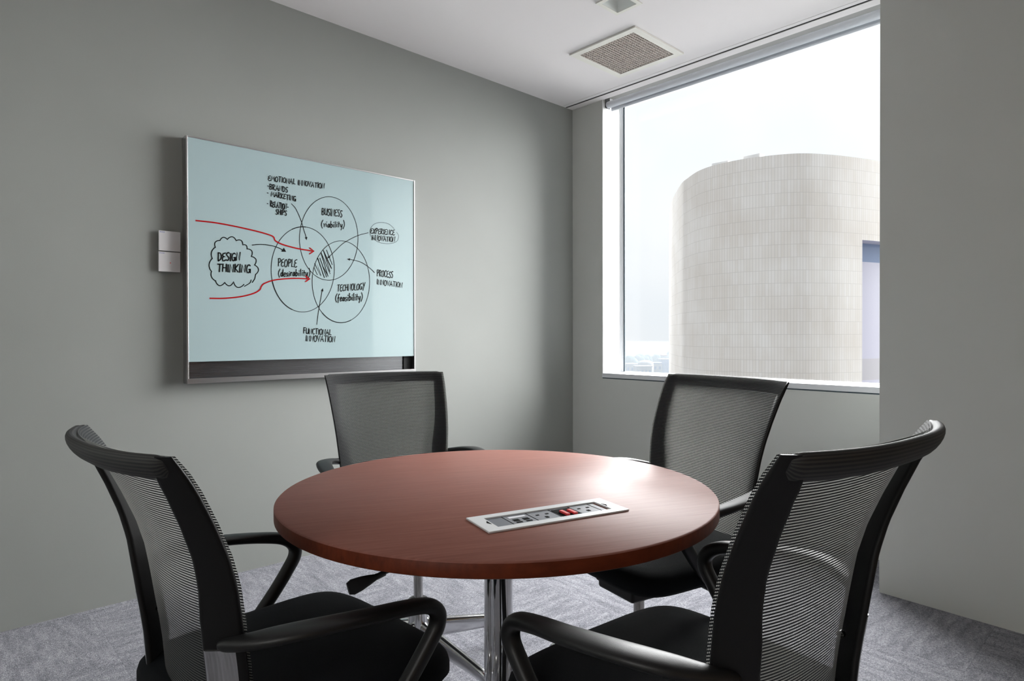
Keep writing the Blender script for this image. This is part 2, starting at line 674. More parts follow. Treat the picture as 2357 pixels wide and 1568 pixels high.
def slab_with_holes(bm, rect, holes, z0, z1):
    xs = sorted({rect[0], rect[1], *[h[0] for h in holes], *[h[1] for h in holes]})
    ys = sorted({rect[2], rect[3], *[h[2] for h in holes], *[h[3] for h in holes]})
    for a, b_ in zip(xs, xs[1:]):
        for c, d in zip(ys, ys[1:]):
            mx, my = (a + b_) / 2, (c + d) / 2
            if any(h[0] < mx < h[1] and h[2] < my < h[3] for h in holes):
                continue
            box(bm, a, b_, c, d, z0, z1)


bm = B()
slab_with_holes(bm, (X0, 3.320, Y0, YW), [inset(VENT, 0.022), inset(DOWN, 0.012)], ZC, ZC + 0.06)
box(bm, 3.3235, 3.355, 0.9, YW, ZC, ZC + 0.06)
box(bm, 3.373, XW + 0.004, 0.9, YW, ZC, ZC + 0.06)
box(bm, 3.320, 3.3235, Y0, YW, ZC + 0.012, ZC + 0.06)
bmesh.ops.remove_doubles(bm, verts=bm.verts[:], dist=1e-5)
struct(link('ceiling', bm, 'ceiling'), 'smooth white ceiling')
bm = B()
box(bm, 3.355, 3.373, 0.9, YW, ZC + 0.003, ZC + 0.07)
box(bm, X0, XO, Y0, YW + 0.1, ZC + 0.20, ZC + 0.24)
struct(link('trim_1', bm, 'black_gap'), 'dark ceiling slot along the window')
bm = B()
box(bm, XW + 0.004, XO, WY0, WY1, ZC + 0.028, ZC + 0.08)
struct(link('trim_2', bm, 'pocket'), 'white pocket above the roller blind')
# reveal lining
bm = B()
box(bm, XW - 0.001, 3.622, WY1 - 0.006, WY1, SILL, ZC + 0.028)
struct(link('trim_3', bm, 'white'), 'white lining on the side of the window opening')
# window
win = struct(link('window_1', B(), 'white_alu'), 'large fixed window with pale frame')
bm = B()
box(bm, 3.622, 3.668, WY1 - 0.010, WY1, SILL, ZC + 0.028)
box(bm, 3.634, 3.668, WY1 - 0.018, WY1 - 0.010, SILL, ZC + 0.028)
box(bm, 3.632, 3.668, WY0 - 0.01, WY0 + 0.034, SILL, ZC + 0.028)
box(bm, 3.632, 3.668, WY0, WY1, ZC - 0.005, ZC + 0.028)
box(bm, 3.640, 3.668, WY0, WY1, SILL - 0.02, SILL + 0.004)
link('window_frame', bm, 'white_alu', win, bevel=0.0015)
bm = B()
box(bm, 3.646, 3.652, WY1 - 0.030, WY1 - 0.018, SILL + 0.004, ZC - 0.005)
box(bm, 3.640, 3.650, WY0 + 0.034, WY0 + 0.041, SILL + 0.004, ZC - 0.005)
link('gasket', bm, 'gasket', win)
bm = B()
vs = [bm.verts.new(p) for p in ((3.648, WY0 + 0.03, SILL), (3.648, WY1 - 0.015, SILL), (3.648, WY1 - 0.015, ZC), (3.648, WY0 + 0.03, ZC))]
bm.faces.new(vs)
link('pane', bm, 'glass', win)
bm = B()
box(bm, XW - 0.004, 3.645, WY0 - 0.006, WY1, SILL - 0.030, SILL)
struct(link('trim_4', bm, 'sill', bevel=0.002), 'pale window sill ledge')
bm = B()
box(bm, XW + 0.003, 3.60, WY0 - 0.006, WY1, SILL - 0.037, SILL - 0.030)
struct(link('trim_5', bm, 'gasket'), 'dark strip standing in for the shadow gap under the window sill')  # shade of the sill gap put into the strip's dark colour

# roller blind
bl = thing('roller_blind', 'grey roller blind rolled up at the top of the window', 'blind', (3.465, 1.84, ZC + 0.028))
zb = -0.063
bm = B(); cyl(bm, (0, -0.90, zb), (0, 0.893, zb), 0.0225, 32)
link('fabric_roll', bm, 'blind', bl, auto=40)
bm = B(); box(bm, 0.0195, 0.0218, -0.895, 0.880, zb - 0.032, zb)
sweep(bm, [(0.0205, -0.895, zb - 0.033, 0.006, 0.0075), (0.0205, 0.876, zb - 0.033, 0.006, 0.0075)], (1, 0, 0), 16)
link('bottom_bar', bm, 'blind', bl, auto=40)
for s in (-0.908, 0.896):
    bm = B(); box(bm, -0.02, 0.024, s, s + 0.006, zb - 0.020, 0.0)
    link('bracket', bm, 'grey_void', bl)

# ---------------------------------------------------------------- ceiling fittings
v = thing('ceiling_vent', 'square beige egg-crate air grille in an off-white ceiling frame', 'vent',
          ((VENT[0] + VENT[1]) / 2, (VENT[2] + VENT[3]) / 2, ZC))
hx, hy = (VENT[1] - VENT[0]) / 2, (VENT[3] - VENT[2]) / 2
bm = B()
slab_with_holes(bm, (-hx, hx, -hy, hy), [(-hx + 0.040, hx - 0.040, -hy + 0.040, hy - 0.040)], -0.010, -0.001)
bmesh.ops.remove_doubles(bm, verts=bm.verts[:], dist=1e-5)
link('frame', bm, 'frame_white', v)
bm = B()
n = 21
for i in range(n + 1):
    t_ = -1 + 2 * i / n
    xx, yy = t_ * (hx - 0.040), t_ * (hy - 0.040)
    box(bm, xx - 0.0016, xx + 0.0016, -hy + 0.040, hy - 0.040, -0.007, 0.004)
    box(bm, -hx + 0.040, hx - 0.040, yy - 0.0016, yy + 0.0016, -0.0068, 0.0042)
link('grille', bm, 'grille', v)
bm = B(); box(bm, -hx + 0.03, hx - 0.03, -hy + 0.03, hy - 0.03, 0.0045, 0.008)
link('filter', bm, 'grille_back', v)

d = thing('recessed_downlight', 'small square recessed downlight with silver reflector, switched off', 'ceiling light',
          ((DOWN[0] + DOWN[1]) / 2, (DOWN[2] + DOWN[3]) / 2, ZC))
hx, hy = (DOWN[1] - DOWN[0]) / 2, (DOWN[3] - DOWN[2]) / 2
bm = B()
slab_with_holes(bm, (-hx, hx, -hy, hy), [(-hx + 0.020, hx - 0.020, -hy + 0.020, hy - 0.020)], -0.006, -0.0005)
bmesh.ops.remove_doubles(bm, verts=bm.verts[:], dist=1e-5)
link('frame', bm, 'frame_white', d)
bm = B()
a, b2 = hx - 0.0205, hy - 0.0205
rs = [[Vector((sx * aa, sy * bb, z)) for sx, sy in ((-1, -1), (1, -1), (1, 1), (-1, 1))]
      for aa, bb, z in ((a, b2, -0.004), (a * 0.97, b2 * 0.97, 0.02), (a * 0.78, b2 * 0.78, 0.09), (0.03, 0.03, 0.12))]
vr = rings(bm, rs, cap=False)
bm.faces.new(vr[-1])
link('reflector', bm, 'reflector', d)
bm = B(); lathe(bm, [(0.024, 0.118), (0.024, 0.085), (0.018, 0.07), (0.004, 0.064)], n=24)
link('lamp', bm, 'plate', d, smooth=True)

# ---------------------------------------------------------------- whiteboard
BX0, BX1, BZ0, BZ1, BG = 0.8543, 2.0424, 0.896, 1.975, 0.9909
BY = 2.978                               # front face of the glass
wb = thing('glass_whiteboard', 'pale glass whiteboard with black and red marker drawing on the grey wall', 'whiteboard',
           ((BX0 + BX1) / 2, YW, BZ0))
off = Vector((-(BX0 + BX1) / 2, -YW, -BZ0))


def wloc(o):
    o.location = off
    return o


fw = 0.007
bm = B()
box(bm, BX0, BX0 + fw, BY - 0.003, YW - 0.001, BZ0, BZ1)
box(bm, BX1 - fw, BX1, BY - 0.003, YW - 0.001, BZ0, BZ1)
box(bm, BX0 + fw, BX1 - fw, BY - 0.002, YW - 0.001, BZ1 - 0.006, BZ1)
wloc(link('frame', bm, 'steel', wb, bevel=0.001))
bm = B(); box(bm, BX0 + fw, BX1 - fw, BY, BY + 0.012, BG, BZ1 - 0.006)
wloc(link('glass_panel', bm, 'board_glass', wb))
bm = B()
box(bm, BX0 + fw, BX1 - fw, BY + 0.030, BY + 0.034, BZ0 + 0.004, BG + 0.02)      # recessed back
wloc(link('tray_back', bm, 'steel_dark_reflect', wb))
bm = B()
box(bm, BX0 + 0.001, BX1 - 0.001, BY - 0.006, BY + 0.034, BZ0, BZ0 + 0.004)
box(bm, BX0 + 0.001, BX1 - 0.001, BY - 0.010, BY - 0.006, BZ0, BZ0 + 0.022)
box(bm, BX0 + 0.001, BX1 - 0.001, BY - 0.006, BY + 0.002, BZ0 + 0.0185, BZ0 + 0.022)
wloc(link('marker_tray', bm, 'steel', wb, bevel=0.0008))
bm = B(); box(bm, BX1 - 0.060, BX1 - fw, BY + 0.022, BY + 0.030, BZ0 + 0.022, BG)
wloc(link('tray_end_block', bm, 'black', wb))

# drawing traced in flat sheet coordinates, carried onto the board's plane by one projective map
HMG = ((0.000578348267, -4.6709341e-06, 0.79523448), (-0.000201584377, -0.000793396263, 2.22492338), (-0.000181885703, -9.32931645e-07, 1.12301171))


def sheet(cx, cy):
    p = [r[0] * cx + r[1] * cy + r[2] for r in HMG]
    return Vector((p[0] / p[2], p[1] / p[2]))


def ribbon(bm, pts, wd, y):
    P = [sheet(*p) for p in pts]
    Q = [P[0]]
    for p in P[1:]:
        if (p - Q[-1]).length > 1e-5:
            Q.append(p)
    if len(Q) < 2:
        return
    # round-ended stroke: extend the tips by a third of the width
    Q[0] = Q[0] - (Q[1] - Q[0]).normalized() * wd * 0.3
    Q[-1] = Q[-1] + (Q[-1] - Q[-2]).normalized() * wd * 0.3
    prev = None
    for i, p in enumerate(Q):
        t1 = (Q[i] - Q[i - 1]).normalized() if i else None
        t2 = (Q[i + 1] - Q[i]).normalized() if i + 1 < len(Q) else None
        T = ((t1 or t2) + (t2 or t1))
        if T.length < 1e-3:
            T = t1
        T = T.normalized()
        nrm = Vector((-T.y, T.x))
        k = 1.0
        if t1 and t2:
            k = min(1.5, 1.0 / max(0.55, abs(nrm.dot(Vector((-t1.y, t1.x))))))
        a = p + nrm * wd / 2 * k
        b_ = p - nrm * wd / 2 * k
        cur = (bm.verts.new((a.x, y, a.y)), bm.verts.new((b_.x, y, b_.y)))
        if prev:
            bm.faces.new((prev[0], prev[1], cur[1], cur[0]))
        prev = cur


def fill_poly(bm, pts, y):
    P = [sheet(*p) for p in pts]
    bm.faces.new([bm.verts.new((p.x, y, p.y)) for p in P])


G = {  # hand-lettered strokes on a unit-high grid: width, strokes
    'A': (.72, [[(0, 0), (.34, 1), (.68, 0)], [(.12, .36), (.6, .36)]]),
    'B': (.66, [[(.05, 1), (.12, 0)], [(.0, 1), (.4, .98), (.52, .78), (.38, .58), (.1, .52), (.46, .46), (.6, .22), (.42, .02), (.1, 0)]]),
    'C': (.58, [[(.55, .84), (.38, .98), (.16, .86), (.04, .5), (.12, .14), (.34, .0), (.56, .12)]]),
    'D': (.66, [[(.06, 1), (.12, 0)], [(0, 1), (.36, .95), (.6, .6), (.5, .2), (.12, 0)]]),
    'E': (.56, [[(.52, 1), (.2, .92), (.06, .74), (.2, .56), (.42, .54)], [(.2, .56), (.03, .3), (.14, .04), (.36, 0), (.56, .12)]]),
    'F': (.56, [[(.1, 1), (.1, 0)], [(0, 1), (.55, .98)], [(.1, .54), (.46, .54)]]),
    'G': (.66, [[(.56, .86), (.38, .98), (.14, .84), (.03, .46), (.14, .1), (.36, .02), (.52, .2), (.54, .44)], [(.34, .42), (.6, .44), (.62, .02)]]),
    'H': (.66, [[(.06, 1), (.04, 0)], [(.58, 1), (.6, 0)], [(.05, .52), (.6, .5)]]),
    'I': (.2, [[(.1, 1), (.1, 0)]]),
    'K': (.6, [[(.06, 1), (.06, 0)], [(.54, .98), (.08, .46), (.58, 0)]]),
    'L': (.52, [[(.08, 1), (.1, .04), (.5, .02)]]),
    'M': (.86, [[(.02, 0), (.14, 1), (.42, .3), (.7, 1), (.84, 0)]]),
    'N': (.68, [[(.04, 0), (.08, 1), (.58, .02), (.62, 1)]]),
    'O': (.66, [[(.34, 1), (.12, .86), (.03, .5), (.12, .12), (.34, 0), (.54, .14), (.63, .52), (.52, .88), (.3, 1)]]),
    'P': (.58, [[(.06, 1), (.12, 0)], [(0, .96), (.34, 1), (.54, .8), (.4, .54), (.1, .46)]]),
    'R': (.64, [[(.06, 1), (.1, 0)], [(0, 1), (.36, .98), (.52, .78), (.36, .56), (.1, .5), (.6, 0)]]),
    'S': (.54, [[(.5, .9), (.34, 1), (.1, .88), (.1, .66), (.4, .42), (.46, .18), (.26, 0), (.02, .1)]]),
    'T': (.64, [[(.0, .98), (.64, .98)], [(.32, .98), (.32, 0)]]),
    'U': (.66, [[(.05, 1), (.06, .28), (.2, .02), (.42, .06), (.58, .34), (.6, 1), (.62, 0)]]),
    'V': (.64, [[(.02, 1), (.3, 0), (.62, 1)]]),
    'X': (.58, [[(.04, .9), (.54, 0)], [(.54, .9), (.03, 0)]]),
    'Y': (.6, [[(.02, 1), (.3, .5)], [(.6, 1), (.28, .3), (.14, -.16)]]),
    '-': (.44, [[(.04, .5), (.36, .5)]]),
    ' ': (.42, []),
    '(': (.34, [[(.3, 1.12), (.08, .72), (.04, .3), (.26, -.16)]]),
    ')': (.34, [[(.04, 1.12), (.26, .72), (.28, .3), (.06, -.2)]]),
    'a': (.46, [[(.4, .5), (.2, .54), (.05, .3), (.1, .04), (.28, .06), (.4, .5), (.42, .02)]]),
    'b': (.46, [[(.08, 1), (.08, .02), (.3, .04), (.42, .3), (.28, .52), (.08, .36)]]),
    'd': (.5, [[(.38, .44), (.18, .52), (.04, .26), (.14, .02), (.34, .14), (.46, 1), (.42, 0)]]),
    'e': (.42, [[(.06, .26), (.36, .34), (.3, .54), (.12, .5), (.04, .22), (.16, .0), (.4, .1)]]),
    'f': (.4, [[(.4, .96), (.24, 1), (.16, .7), (.14, -.2)], [(0, .46), (.36, .5)]]),
    'i': (.22, [[(.1, .5), (.11, .02)], [(.11, .78), (.12, .70)]]),
    'l': (.22, [[(.1, 1), (.1, .02)]]),
    'r': (.36, [[(.06, .52), (.08, .0)], [(.08, .34), (.2, .5), (.34, .48)]]),
    's': (.36, [[(.32, .5), (.12, .5), (.1, .34), (.3, .2), (.22, .0), (.02, .04)]]),
    't': (.34, [[(.14, .86), (.15, .02)], [(0, .54), (.32, .56)]]),
    'v': (.4, [[(.04, .52), (.16, .0), (.38, .54)]]),
    'y': (.46, [[(.04, .5), (.12, .12), (.3, .14), (.42, .5)], [(.42, .5), (.36, .0), (.22, -.4)]]),
}
rnd = random.Random(4)


def write(bm, text, x0, y0, x1, y1, h, wd=0.0038, slant=0.06, y=0):
    adv = [G[c][0] + 0.12 for c in text]
    k = 1.0 / (sum(adv) - 0.12)
    ux, uy = (x1 - x0) * k, (y1 - y0) * k
    pos = 0.0
    for c, a in zip(text, adv):
        jy = rnd.uniform(-0.05, 0.05)
        js = rnd.uniform(0.94, 1.06)
        for st in G[c][1]:
            if len(st) > 3 and c not in 'MNA':
                st = crom(st, 4)
            pts = []
            for gx, gy in st:
                yy = gy * js + jy
                t_ = pos + gx
                pts.append((x0 + ux * t_ + slant * yy * h, y0 + uy * t_ - yy * h))
            ribbon(bm, pts, wd, y)
        pos += a


def arrow_head(bm, tip, back, wd, y, filled=True, wide=0.45, lw=0.004):
    tx, ty = tip; bx, by = back
    dx, dy = bx - tx, by - ty
    l, r = (bx - dy * wide, by + dx * wide), (bx + dy * wide, by - dx * wide)
    if filled:
        fill_poly(bm, [tip, l, r], y)
    else:
        ribbon(bm, [l, tip], lw, y)
        ribbon(bm, [tip, r], lw, y)


YI = BY - 0.0006
bm = B()


def ell(cx, cy, rx, ry, a0=0, a1=360, n=90):
    return [(cx + rx * math.cos(math.radians(a0 + (a1 - a0) * i / n)), cy + ry * math.sin(math.radians(a0 + (a1 - a0) * i / n))) for i in range(n + 1)]


for cx, cy, rx, ry in ((1071, 666, 173, 247), (917, 849, 187, 252), (1143, 922, 170, 242)):
    ribbon(bm, ell(cx, cy, rx, ry), 0.0028, YI)
for a0, a1, e in ((250, 275, (917, 849, 187, 252)), (110, 165, (917, 849, 187, 252)), (70, 130, (1143, 922, 170, 242))):
    ribbon(bm, ell(*e, a0, a1, 24), 0.0042, YI - 0.0002)
# thought cloud (cusp to cusp, bulging outwards)
cusp = [(373, 708), (431, 673), (484, 668), (539, 674), (582, 704), (607, 729), (635, 775), (655, 828), (660, 888)]
cusp = [(c[0] - 8, c[1]) for c in cusp]
cl = [(0, 0)]
cloudpx = [(255, 495), (330, 383), (450, 365), (597, 385), (705, 455), (772, 520), (845, 645), (898, 785), (915, 940)]
def z2(x, y):  # second tracing sheet to the first
    return ((460 + x / 7.127 - 340) * 2.570, (500 + y / 7.127 - 290) * 2.570)
def scallops(pts, bulge, k=8):
    out = []
    for (ax, ay), (bx, by) in zip(pts, pts[1:]):
        dx, dy = bx - ax, by - ay
        for j in range(k):
            s = j / k
            q = math.sin(math.pi * s) ** 0.8 * bulge
            out.append((ax + dx * s + dy * q, ay + dy * s - dx * q))
    out.append(pts[-1])
    return out
ribbon(bm, [z2(*p) for p in scallops(cloudpx, 0.36)], 0.0042, YI)
ribbon(bm, [z2(*p) for p in scallops([(262, 1045), (192, 890), (205, 678), (258, 493)], 0.22, 12)], 0.0042, YI)
ribbon(bm, [z2(*p) for p in scallops([(725, 1102), (553, 1060), (408, 1072), (258, 1050)], 0.42, 10)], 0.0042, YI)
ribbon(bm, [z2(*p) for p in crom([(915, 940), (900, 1010), (860, 1072)], 6)], 0.0042, YI)
ribbon(bm, [z2(*p) for p in crom([(843, 1030), (820, 1080), (730, 1136)], 6)], 0.0038, YI)
# black arrows
for pts, hd in (([(617, 705), (670, 701), (730, 708), (775, 722), (808, 740)], None),
                ([(850, 460), (876, 490), (905, 555), (925, 620), (939, 662)], (940, 676)),
                ([(1305, 632), (1240, 650), (1160, 692), (1110, 738), (1072, 776)], (1062, 785)),
                ([(1342, 868), (1310, 838), (1260, 806), (1192, 788)], (1178, 788)),
                ([(1000, 1175), (1010, 1100), (1022, 1030), (1032, 975)], (1036, 960))):
    c = crom(pts, 8)
    ribbon(bm, c, 0.0040 if hd is None else 0.0030, YI - 0.0002)
    if hd:
        bx, by = c[-3]
        tx, ty = hd
        q = 18 / math.hypot(bx - tx, by - ty)
        arrow_head(bm, hd, (tx + (bx - tx) * q, ty + (by - ty) * q), 0, YI - 0.0003, wide=0.4)
fill_poly(bm, [(819, 745), (805, 720), (790, 744)], YI - 0.0003)
# loop around EXPERIENCE INNOVATION
ribbon(bm, crom([(1318, 655), (1316, 615), (1338, 582), (1380, 571), (1425, 580), (1458, 608)], 6), 0.0018, YI)
ribbon(bm, crom([(1472, 628), (1484, 652), (1470, 685), (1420, 697), (1362, 686), (1325, 655)], 6), 0.0018, YI)
# hatching in the middle
def z3(x, y):
    return ((680 + x / 6.032 - 340) * 2.570, (540 + y / 6.032 - 290) * 2.570)
for st, wd in (([(258, 455), (305, 560)], .0026), ([(268, 400), (345, 572), (298, 405), (355, 568)], .0032), ([(310, 330), (402, 598)], .0042), ([(340, 326), (432, 590)], .0036),
               ([(355, 250), (452, 580)], .0034), ([(362, 262), (482, 545)], .0028), ([(388, 222), (500, 470)], .0046), ([(395, 240), (480, 515)], .0028),
               ([(432, 214), (512, 420)], .0030), ([(375, 430), (455, 580)], .0028)):
    ribbon(bm, [z3(*p) for p in st], wd, YI - 0.0001)
wloc(link('diagram_lines', bm, 'ink', wb))['label'] = 'black marker circles, cloud and arrows'

def note(*calls):
    bm = B()
    for a_, k_ in calls:
        write(bm, *a_, y=YI - 0.0004, **k_)
    o = wloc(link('handwriting', bm, 'ink', wb))
    o['label'] = 'black marker words ' + ' '.join(a_[0] for a_, _ in calls)


note((('EMOTIONAL', 712, 322, 873, 346, 30), {}), (('INNOVATION', 888, 350, 1045, 372, 30), {}))
note((('-BRANDS', 706, 372, 828, 394, 31), {}))
note((('- MARKETING', 704, 411, 876, 446, 30), {}))
note((('- RELATION-', 704, 474, 832, 496, 32), {'wd': 0.0040}), (('SHIPS', 757, 522, 822, 530, 30), {'wd': 0.0040}))
note((('BUSINESS', 1028, 524, 1150, 540, 40), {}))
note((('(viability)', 1026, 597, 1164, 603, 38), {'wd': 0.0038}))
note((('EXPERIENCE', 1318, 635, 1460, 648, 30), {}), (('INNOVATION', 1324, 675, 1462, 688, 30), {}))
note((('PROCESS', 1355, 890, 1450, 899, 38), {}), (('INNOVATION', 1355, 937, 1506, 957, 30), {}))
note((('TECHNOLOGY', 1120, 980, 1284, 966, 38), {}))
note((('(feasibility)', 1110, 1038, 1270, 1030, 42), {'wd': 0.0042}))
note((('PEOPLE', 770, 830, 882, 837, 46), {}))
note((('(desirability)', 772, 890, 960, 888, 40), {'wd': 0.0040}))
note((('DESIGN', 413, 798, 546, 798, 46), {'wd': 0.0052}), (('THINKING', 412, 862, 608, 868, 46), {'wd': 0.0052}))
note((('FUNCTIONAL', 920, 1228, 1086, 1238, 32), {}), (('INNOVATION', 934, 1272, 1108, 1280, 34), {}))
for pts, tip, l, r in (
        ([(285, 560), (400, 573), (520, 595), (640, 622), (715, 643), (744, 657), (756, 680), (800, 702), (880, 724), (972, 740)], (982, 741), (958, 722), (957, 757)),
        ([(368, 1020), (450, 1020), (550, 1010), (625, 991), (662, 970), (672, 950), (690, 932), (745, 913), (820, 904), (890, 902), (948, 905)], (958, 905), (934, 888), (934, 921))):
    bm = B()
    ribbon(bm, crom(pts, 6), 0.0062, YI - 0.0005)
    ribbon(bm, [l, tip, r], 0.0058, YI - 0.0006)
    wloc(link('red_arrow', bm, 'red_ink', wb))['label'] = 'curved arrow drawn in red marker'

# ---------------------------------------------------------------- wall plates beside the whiteboard
for k, (z0, z1, x0, tilt, lab) in enumerate(((1.470, 1.556, 0.7552, -0.02, 'upper of two square white plates beside the whiteboard, plain face'),
                                             (1.381, 1.466, 0.7540, 0.02, 'lower of two square white plates beside the whiteboard, tiny red light'))):
    pl = thing('wall_control_plate', lab, 'wall plate', (x0 + 0.0428, YW, (z0 + z1) / 2), 0, 'square control plates on the grey wall')
    h = (z1 - z0) / 2
    bm = B(); box(bm, -0.034, 0.034, -0.010, -0.0005, -h + 0.010, h - 0.010)
    link('back_box', bm, 'black', pl)
    bm = B(); box(bm, -0.0428, 0.0428, -0.018, -0.010, -h, h)
    link('faceplate', bm, 'plate', pl, bevel=0.0015)
    bm = B()
    for q in range(3):
        box(bm, -0.039 + q * 0.007, -0.034 + q * 0.007, -0.0184, -0.018, h - 0.008, h - 0.004)
    link('printed_mark', bm, 'blue_print', pl)
    if k:
        bm = B(); lathe(bm, [(0.0022, 0), (0.0022, 0.0008)], n=12)
        o = link('indicator', bm, 'red_led', pl)
        o.rotation_euler = (math.radians(90), 0, 0)
        o.location = (0.003, -0.0179, -0.004)

# ---------------------------------------------------------------- round table
TX, TY, TR, TT, TB = 1.024, 1.143, 0.510, 0.735, 0.7055
tb = thing('round_table', 'round cherry wood meeting table on chrome legs between the four chairs', 'table', (TX, TY, 0))
PB = Vector((0.9385, 0.8915))            # power box centre
pa = Vector((0.9652, -0.2615))           # its long direction
pn = Vector((0.2615, 0.9652))
bm = B()
lathe(bm, [(TR - 0.004, TB), (TR - 0.001, TB + 0.002), (TR - 0.001, TT - 0.003), (TR - 0.004, TT)], n=128)
for f in bm.faces:
    f.material_index = 1 if len(f.verts) == 4 else 0
for f in bm.faces:
    if len(f.verts) == 4 and min(v_.co.z for v_ in f.verts) >= TT - 0.0031:
        f.material_index = 0
link('tabletop', bm, ['table', 'table_edge'], tb, auto=50)
# four-tube column, each tube sweeping out into a foot
A0 = math.pi / 2 - YAW
for k in range(4):
    a = A0 + k * math.pi / 2
    dx, dy = math.cos(a), math.sin(a)
    P = [(0.0165, TB), (0.0165, 0.20), (0.0165, 0.10), (0.028, 0.060), (0.065, 0.042), (0.13, 0.034), (0.22, 0.030)]
    P = P[:2] + crom(P[1:], 6)[1:]
    bm = B()
    sweep(bm, [(dx * r, dy * r, z, 0.0182, 0.0182) for r, z in P], (-dy, dx, 0), 24)
    bm2 = bm
    lathe(bm2, [(0.018, 0.0), (0.018, 0.014)], c=(dx * 0.21, dy * 0.21), n=16)
    link('leg', bm, 'chrome', tb, auto=50)
bm = B(); box(bm, -0.11, 0.11, -0.11, 0.11, TB - 0.006, TB - 0.0005)
link('mounting_plate', bm, 'black', tb)
rx, ry = math.cos(YAW), -math.sin(YAW)
fx, fy = math.sin(YAW), math.cos(YAW)
bm = B()
cab = [(0.004, -0.046, TB - 0.003), (0.008, -0.046, 0.62), (0.013, -0.047, 0.50), (0.016, -0.048, 0.40), (0.013, -0.047, 0.28), (0.008, -0.050, 0.12), (0.0, -0.06, 0.03), (-0.02, -0.10, 0.006), (-0.10, -0.16, 0.006)]
sweep(bm, [(rx * a + fx * b_, ry * a + fy * b_, z, 0.0052, 0.0052) for a, b_, z in crom(cab, 6)], (rx, ry, 0), 12)
link('power_cable', bm, 'black', tb, smooth=True)

# power outlet box let into the top
pu = link('power_outlet_box', B(), 'silver', tb)
pu.location = (PB.x - TX, PB.y - TY, TT)
pu.rotation_euler = (0, 0, math.atan2(pa.y, pa.x))
pu['label'] = 'silver framed pop-up socket box'
PL, PW = 0.1625, 0.0525
bm = bmesh.new()
slab_with_holes(bm, (-PL, PL, -PW, PW), [(-PL + 0.030, PL - 0.030, -PW + 0.021, PW - 0.021)], 0.0002, 0.0042)
bmesh.ops.remove_doubles(bm, verts=bm.verts[:], dist=1e-5)
bm.to_mesh(pu.data)
md = pu.modifiers.new('edge', 'BEVEL'); md.width = 0.0012; md.segments = 2; md.limit_method = 'ANGLE'
IW, IL = PW - 0.0212, PL - 0.0302
ZP = 0.0012


def outlet(nm, x0, x1, mat):
    o = link(nm, box(B(), x0, x1, -IW, IW, 0.0003, ZP), mat, None)
    o.parent = pu
    return o


xs = [-IL, -IL + 0.038, -IL + 0.093, -IL + 0.147, -IL + 0.196, -IL + 0.2455, IL]
for x in xs[1:-1]:
    o = link('module_seam', box(B(), x - 0.0009, x + 0.0009, -IW, IW, 0.0003, ZP + 0.0003), 'hole'); o.parent = pu
outlet('blank_plate', xs[0], xs[1], 'socket_dark')


def join_holes(bm, rects):
    for r in rects:
        box(bm, *r, ZP + 0.0001, ZP + 0.0006, 1)


def multi(nm, x0, x1, fn, mats):
    bm = B()
    box(bm, x0 + 0.0011, x1 - 0.0011, -IW, IW, 0.0003, ZP)
    fn(bm, (x0 + x1) / 2)
    o = link(nm, bm, mats)
    o.parent = pu
    return o


def data_fn(bm, c):
    for s in (-0.011, 0.011):
        box(bm, c + s - 0.0065, c + s + 0.0065, -0.008, 0.004, ZP, ZP + 0.0006, 1)
        box(bm, c + s - 0.0065, c + s + 0.0065, -0.019, -0.013, ZP, ZP + 0.0006, 1)
    box(bm, c - 0.019, c + 0.019, 0.012, 0.022, ZP, ZP + 0.0007, 2)


def uk_fn(bm, c):
    box(bm, c - 0.0035, c + 0.0035, -0.016, -0.007, ZP, ZP + 0.0006, 1)
    for s in (-0.011, 0.011):
        box(bm, c + s - 0.0035, c + s + 0.0035, 0.006, 0.011, ZP, ZP + 0.0006, 1)
    # moulded outline of the socket face
    pts = [(c + 0.021 * math.copysign(abs(math.cos(a)) ** .5, math.cos(a)), 0.024 * math.copysign(abs(math.sin(a)) ** .5, math.sin(a))) for a in [2 * math.pi * i / 40 for i in range(40)]]
    lo = [bm.verts.new((x, y, ZP + 0.0003)) for x, y in pts]
    hi = [bm.verts.new((c + (x - c) * 0.965, y * 0.965, ZP + 0.0003)) for x, y in pts]
    for i in range(40):
        f = bm.faces.new((lo[i], lo[(i + 1) % 40], hi[(i + 1) % 40], hi[i])); f.material_index = 3


def red_fn(bm, c):
    box(bm, c - 0.0215, c + 0.0215, -0.027, 0.024, ZP, ZP + 0.0008, 1)


multi('data_module', xs[1], xs[2], data_fn, ['socket', 'hole', 'label_white'])
multi('socket', xs[2], xs[3], uk_fn, ['socket', 'hole', 'label_white', 'socket_dark'])
multi('charger_module', xs[3], xs[4], red_fn, ['socket', 'hole'])
cc = (xs[3] + xs[4]) / 2
for s in (-0.0095, 0.0090):
    bm = B()
    box(bm, cc + s - 0.0042, cc + s + 0.0042, -0.026, 0.004, ZP + 0.0008, ZP + 0.0052)
    o = link('red_tab', bm, 'red', bevel=0.001); o.parent = pu
    o['label'] = 'red plastic tab'
multi('socket', xs[4], xs[5], uk_fn, ['socket', 'hole', 'label_white', 'socket_dark'])
outlet('blank_plate', xs[5] + 0.001, xs[6] - 0.006, 'socket')
for s in (-1, 1):
    bm = B(); prism(bm, [(s * (IL + 0.004), -0.012), (s * (IL + 0.010), -0.0), (s * (IL + 0.004), 0.012)][::s], 0.0041, 0.0046)
    o = link('finger_notch', bm, 'hole'); o.parent = pu

# ---------------------------------------------------------------- office chair
HWB = 0.2365         # half width of the back
YB = -0.345          # the back's top edge, measured from the seat column
FRONT = [(0.42, 0.108), (0.50, 0.109), (0.567, 0.108), (0.61, 0.105), (0.65, 0.101), (0.68, 0.0985), (0.711, 0.0955), (0.75, 0.091),
         (0.80, 0.0795), (0.855, 0.060), (0.908, 0.038), (0.938, 0.022), (0.969, 0.0)]


